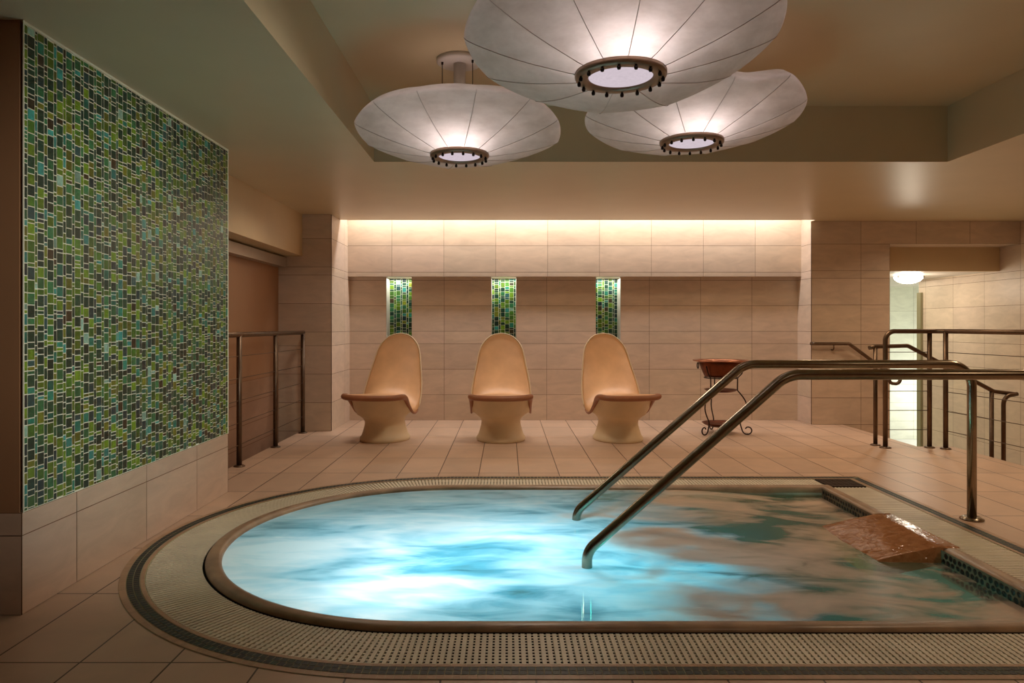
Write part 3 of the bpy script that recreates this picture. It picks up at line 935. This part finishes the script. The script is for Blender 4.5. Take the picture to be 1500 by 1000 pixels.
# ------------------------------------------------------------------ copper tub on wrought iron stand
BX, BY = 2.215, 7.3
st = empty('bucket_stand', (BX, BY, 0), 'wrought iron stand with scroll feet and two copper trays under the bucket', 'stand')
for az in (R(-24), R(96), R(216)):
    ca, sa = math.cos(az), math.sin(az)
    prof = [(.235,.70),(.205,.62),(.165,.575),(.163,.45)]
    bow = []
    for k in range(1, 13):
        t = k/12
        bow.append((.163 + .075*math.sin(PI*min(1, t*1.12))*1.05 + .03*t, .45 - .355*t))
    # scroll
    cx, cz = .262, .052
    scr = []
    for k in range(0, 30):
        a = PI + 0.35 + k/29*(1.75*PI)
        rr = .050 - .030*(k/29)**1.3
        scr.append((cx + rr*math.cos(a)*1.05, cz + rr*math.sin(a)))
    pts = [(r_*ca, r_*sa, max(z_, .0075)) for r_, z_ in prof + bow + scr]
    bm = bmesh.new(); tube(bm, pts, .0068, 8)
    link('leg', bm, M['iron'], st)
bm = bmesh.new()
tube(bm, [(.168*math.cos(2*PI*k/32), .168*math.sin(2*PI*k/32), .575) for k in range(33)], .006, 8)
link('support_ring', bm, M['iron'], st)
bm = bmesh.new(); lathe(bm, [(0,.425),(.10,.426),(.145,.438),(.165,.452),(.168,.455),(.160,.452),(.13,.437),(0,.433)], 32)
link('tray', bm, M['copper'], st)
bm = bmesh.new(); lathe(bm, [(0,.072),(.12,.073),(.165,.09),(.19,.108),(.193,.112),(.182,.108),(.15,.09),(0,.082)], 32)
link('tray', bm, M['copper'], st)
bk = empty('copper_bucket', (BX, BY, .582), 'wide copper bucket with flared rim resting in the iron stand', 'bucket')
bk.scale = (1.07, 1.07, 1)
bm = bmesh.new()
lathe(bm, [(0,0),(.135,0),(.155,.008),(.172,.05),(.195,.11),(.212,.155),(.210,.158),(.19,.11),(.165,.05),(.145,.014),(0,.012)], 40)
link('body', bm, M['copper'], bk)
bm = bmesh.new()
lathe(bm, [(.212,.153),(.235,.160),(.262,.166),(.266,.171),(.262,.176),(.24,.172),(.212,.164)], 40, closed=True)
link('rim', bm, M['copperrim'], bk)
for s in (-1, 1):
    bm = bmesh.new()
    tube(bm, [(s*(.222 + .0), .028*math.cos(2*PI*k/20), .118 + .030*math.sin(2*PI*k/20)) for k in range(21)], .005, 8)
    link('ring_handle', bm, M['iron'], bk)

# ------------------------------------------------------------------ pendant lamps
NR = 12
def make_lamp(loc, scale, label, warp, phase, seed, ceil_z, dip=None):
    e = empty('pendant_lamp', loc, label, 'pendant lamp', 'silk pendant lamps in the coffer')
    rnd = random.Random(seed)
    ribdz = [rnd.uniform(-.014, .014) for _ in range(NR)]; ribdr = [rnd.uniform(-.022, .022) for _ in range(NR)]
    prof = [(.150,.004),(.20,.012),(.26,.026),(.33,.042),(.40,.061),(.46,.080),(.52,.102),(.565,.120),(.592,.134),(.60,.143)]
    top  = [(.592,.155),(.56,.182),(.48,.197),(.38,.208),(.28,.215),(.16,.22),(.0,.222)]
    sub = 10
    def pt(r, z, ang, f):
        k = (r - .15)/.45
        i = ang/(2*PI)*NR
        i0 = int(math.floor(i)) % NR; fr = i - math.floor(i)
        rd = ribdr[i0]*(1-fr) + ribdr[(i0+1)%NR]*fr
        rz = ribdz[i0]*(1-fr) + ribdz[(i0+1)%NR]*fr
        sag = math.sin(PI*fr)
        rr = r*(1 + rd*k - .010*sag*k*k)
        # the near side of the bowl is lifted, the far side hangs lower
        zz = z + k*(rz + f*(-math.sin(ang + phase))*warp) + .018*sag*k*(1-k)*2
        a = ang + phase
        if dip:
            da = (a - dip[0] + PI) % (2*PI) - PI
            zz -= dip[1]*k*k*math.exp(-(da/dip[2])**2)
        return Vector((rr*math.cos(a)*scale, rr*math.sin(a)*scale, zz*scale))
    bm = bmesh.new(); rows = []
    n = NR*sub
    for r_, z_ in prof + top:
        rows.append([bm.verts.new(pt(max(r_, .001), z_, 2*PI*k/n, 1)) for k in range(n)])
    for a, b in zip(rows, rows[1:]):
        for k in range(n):
            f = bm.faces.new([a[k], b[k], b[(k+1)%n], a[(k+1)%n]]); f.smooth = True
    sh = link('shade', bm, M['silk'], e)
    for k in range(NR):
        bm = bmesh.new()
        tube(bm, [pt(r_, z_ - .002, 2*PI*k/NR, 1) for r_, z_ in prof], .0016, 6)
        link('rib', bm, M['rib'], sh)
    # bronze ring with bolts
    s = scale
    bm = bmesh.new()
    lathe(bm, [(.122*s,-.004),(.128*s,-.014),(.168*s,-.014),(.174*s,-.004),(.174*s,.012),(.122*s,.012)], 48, closed=True)
    rg = link('bottom_ring', bm, M['bronze'], e)
    for k in range(16):
        a = 2*PI*(k+.5)/16
        bm = bmesh.new()
        lathe(bm, [(0,-.034),(.006,-.033),(.008,-.028),(.008,-.020),(.005,-.019),(.005,-.012),(0,-.012)], 10, .158*s*math.cos(a), .158*s*math.sin(a), 0)
        link('bolt', bm, M['bolt'], rg)
    bm = bmesh.new()
    lathe(bm, [(.126*s,-.002),(.10*s,-.008),(.05*s,-.012),(0,-.013)], 40)
    link('diffuser', bm, M['diffuser'], e)
    H = ceil_z - loc[2]
    bm = bmesh.new(); tube(bm, [(0,0,.2*s),(0,0,H-.02)], .035, 20); link('stem', bm, M['white'], e)
    bm = bmesh.new(); lathe(bm, [(0,H-.028),(.125,H-.028),(.135,H-.02),(.135,H-.001),(0,H-.001)], 40)
    cn = link('ceiling_canopy', bm, M['white'], e)
    for k in range(3):
        a = R(200) + 2*PI*k/3
        x, y = .105*math.cos(a), .105*math.sin(a)
        bm = bmesh.new(); tube(bm, [(x, y, .24*s),(x, y, H-.03)], .0025, 6)
        link('cable', bm, M['bolt'], e)
        bm = bmesh.new(); lathe(bm, [(0,H-.045),(.006,H-.044),(.007,H-.03),(0,H-.028)], 10, x, y, 0)
        link('cable_gland', bm, M['bolt'], cn)
    return e
L1 = make_lamp((-.278, 4.18, 2.115), 1.0, 'silk saucer pendant lamp at left, its ceiling canopy in view', .072, R(12), 1, ZH)
L2 = make_lamp((.468, 2.90, 2.135), 1.075, 'largest nearest silk saucer pendant lamp, cut by the top of the photo', .085, R(0), 2, ZH)
L3 = make_lamp((1.066, 4.07, 2.165), 1.04, 'silk saucer pendant lamp at right, partly behind the largest one', .072, R(5), 5, ZH, (R(-78), .07, .30))

# hall ceiling light
e = empty('ceiling_light', (5.09, 8.95, 1.752), 'glowing white glass dome light on the hall ceiling', 'ceiling light')
bm = bmesh.new(); lathe(bm, [(.168,-.020),(.160,-.048),(.130,-.078),(.080,-.100),(.03,-.109),(0,-.110)], 36); link('glass_bowl', bm, M['bowl'], e)
bm = bmesh.new(); lathe(bm, [(0,-.001),(.12,-.001),(.13,-.008),(.13,-.020),(.12,-.022)], 36); link('base_ring', bm, M['white'], e)
for k in range(3):
    a = R(200) + 2*PI*k/3
    bm = bmesh.new(); box(bm, .166*math.cos(a)-.008, .166*math.cos(a)+.008, .166*math.sin(a)-.008, .166*math.sin(a)+.008, -.04, -.015); link('clip', bm, M['steel'], e)

# ------------------------------------------------------------------ lights
def light(name, kind, loc, energy, col, size=None, size_y=None, rot=None, spread=None, radius=None):
    l = bpy.data.lights.new(name, kind); l.energy = energy; l.color = col[:3]
    if kind == 'AREA':
        l.shape = 'RECTANGLE'; l.size = size; l.size_y = size_y or size
        if spread: l.spread = R(spread)
    if radius is not None: l.shadow_soft_size = radius
    o = bpy.data.objects.new(name, l); o.location = loc
    if rot: o.rotation_euler = rot
    C.objects.link(o); return o
WARM = (1.0, .84, .68); COOL = (1.0, .93, .86); LAMP = (1.0, .90, 1.0)
# cove strip in the slot above the chairs
light('cove_strip', 'AREA', (.79, 8.02, 2.60), 50, (1.0, .98, 1.0), 5.2, .10, (R(-8), 0, 0))
# niche strips
for a, b in NICHE:
    light('niche_strip', 'AREA', ((a+b)/2, 8.43, BZ - .012), 1.9, (.92, 1.0, .90), b - a - .02, .16, (0, 0, 0))
# bulbs inside the pendants
for L, s in ((L1, 1.0), (L2, 1.06), (L3, 1.04)):
    light('pendant_bulb', 'POINT', (L.location.x, L.location.y - .15*s, L.location.z + .15*s), 4.4, LAMP, radius=.07)
# underwater lamps
light('pool_lamp', 'POINT', (-.28, 3.30, -.55), 31, (.74, .90, 1.0), radius=.10)
light('pool_lamp', 'POINT', (-.85, 3.75, -.45), 3.5, (.60, .86, 1.0), radius=.10)
light('pool_lamp', 'POINT', (.12, 3.70, -.5), 12, (.52, .84, 1.0), radius=.10)
light('pool_lamp', 'POINT', (-.55, 2.98, -.22), 3.4, (.80, .92, 1.0), radius=.06)
light('pool_lamp', 'POINT', (.85, 3.30, -.50), 20, (.06, .74, .92), radius=.10)
# hall lights
light('hall_lamp', 'POINT', (7.0, 10.7, .0), 34, (1, 1, .96), radius=.15)
light('hall_lamp', 'AREA', (5.1, 10.2, 1.74), 12, (1, .92, .76), 1.2, 1.6, (0, 0, 0))
light('hall_lamp', 'POINT', (5.09, 8.9, 1.55), 10, (1, .84, .66), radius=.1)
# warm ambient fill: area lights added under the ceiling, without fixtures
for x, y, en in ((-1.4, 5.9, 5), (.3, 5.5, 11), (2.9, 6.3, 11), (3.8, 4.0, 12), (4.9, 6.9, 11), (1.9, .2, 4), (3.6, 1.4, 8)):
    light('ceiling_fill', 'AREA', (x, y, ZC - .015), en, (WARM if x < 2 else (1.0, .74, .50)), .30, .30, (0, 0, 0), 150)

sp = light('mosaic_fill', 'SPOT', (1.0, 1.2, 2.24), 190, (1.0, .95, .86), radius=.12)  # extra spot added to brighten the mosaic wall, no real fixture
sp.data.spot_size = R(46); sp.data.spot_blend = .8
sp.rotation_euler = (Vector((-1.86, 3.75, 1.05)) - sp.location).to_track_quat('-Z', 'Y').to_euler()
wd = bpy.data.worlds.new('World'); bpy.context.scene.world = wd; wd.use_nodes = True
wd.node_tree.nodes['Background'].inputs[0].default_value = (.5, .36, .24, 1)
wd.node_tree.nodes['Background'].inputs[1].default_value = .05

# ------------------------------------------------------------------ camera
cam = bpy.data.cameras.new('camera'); co = bpy.data.objects.new('camera', cam)
co.location = (0, 0, 1.11); co.rotation_euler = (R(90), 0, 0)
cam.sensor_width = 36; cam.lens = 1035*36/1500
cam.shift_x = 8/1500; cam.shift_y = -23/1500
C.objects.link(co); bpy.context.scene.camera = co
vs = bpy.context.scene.view_settings
vs.view_transform = 'Standard'; vs.look = 'None'; vs.exposure = 0.0
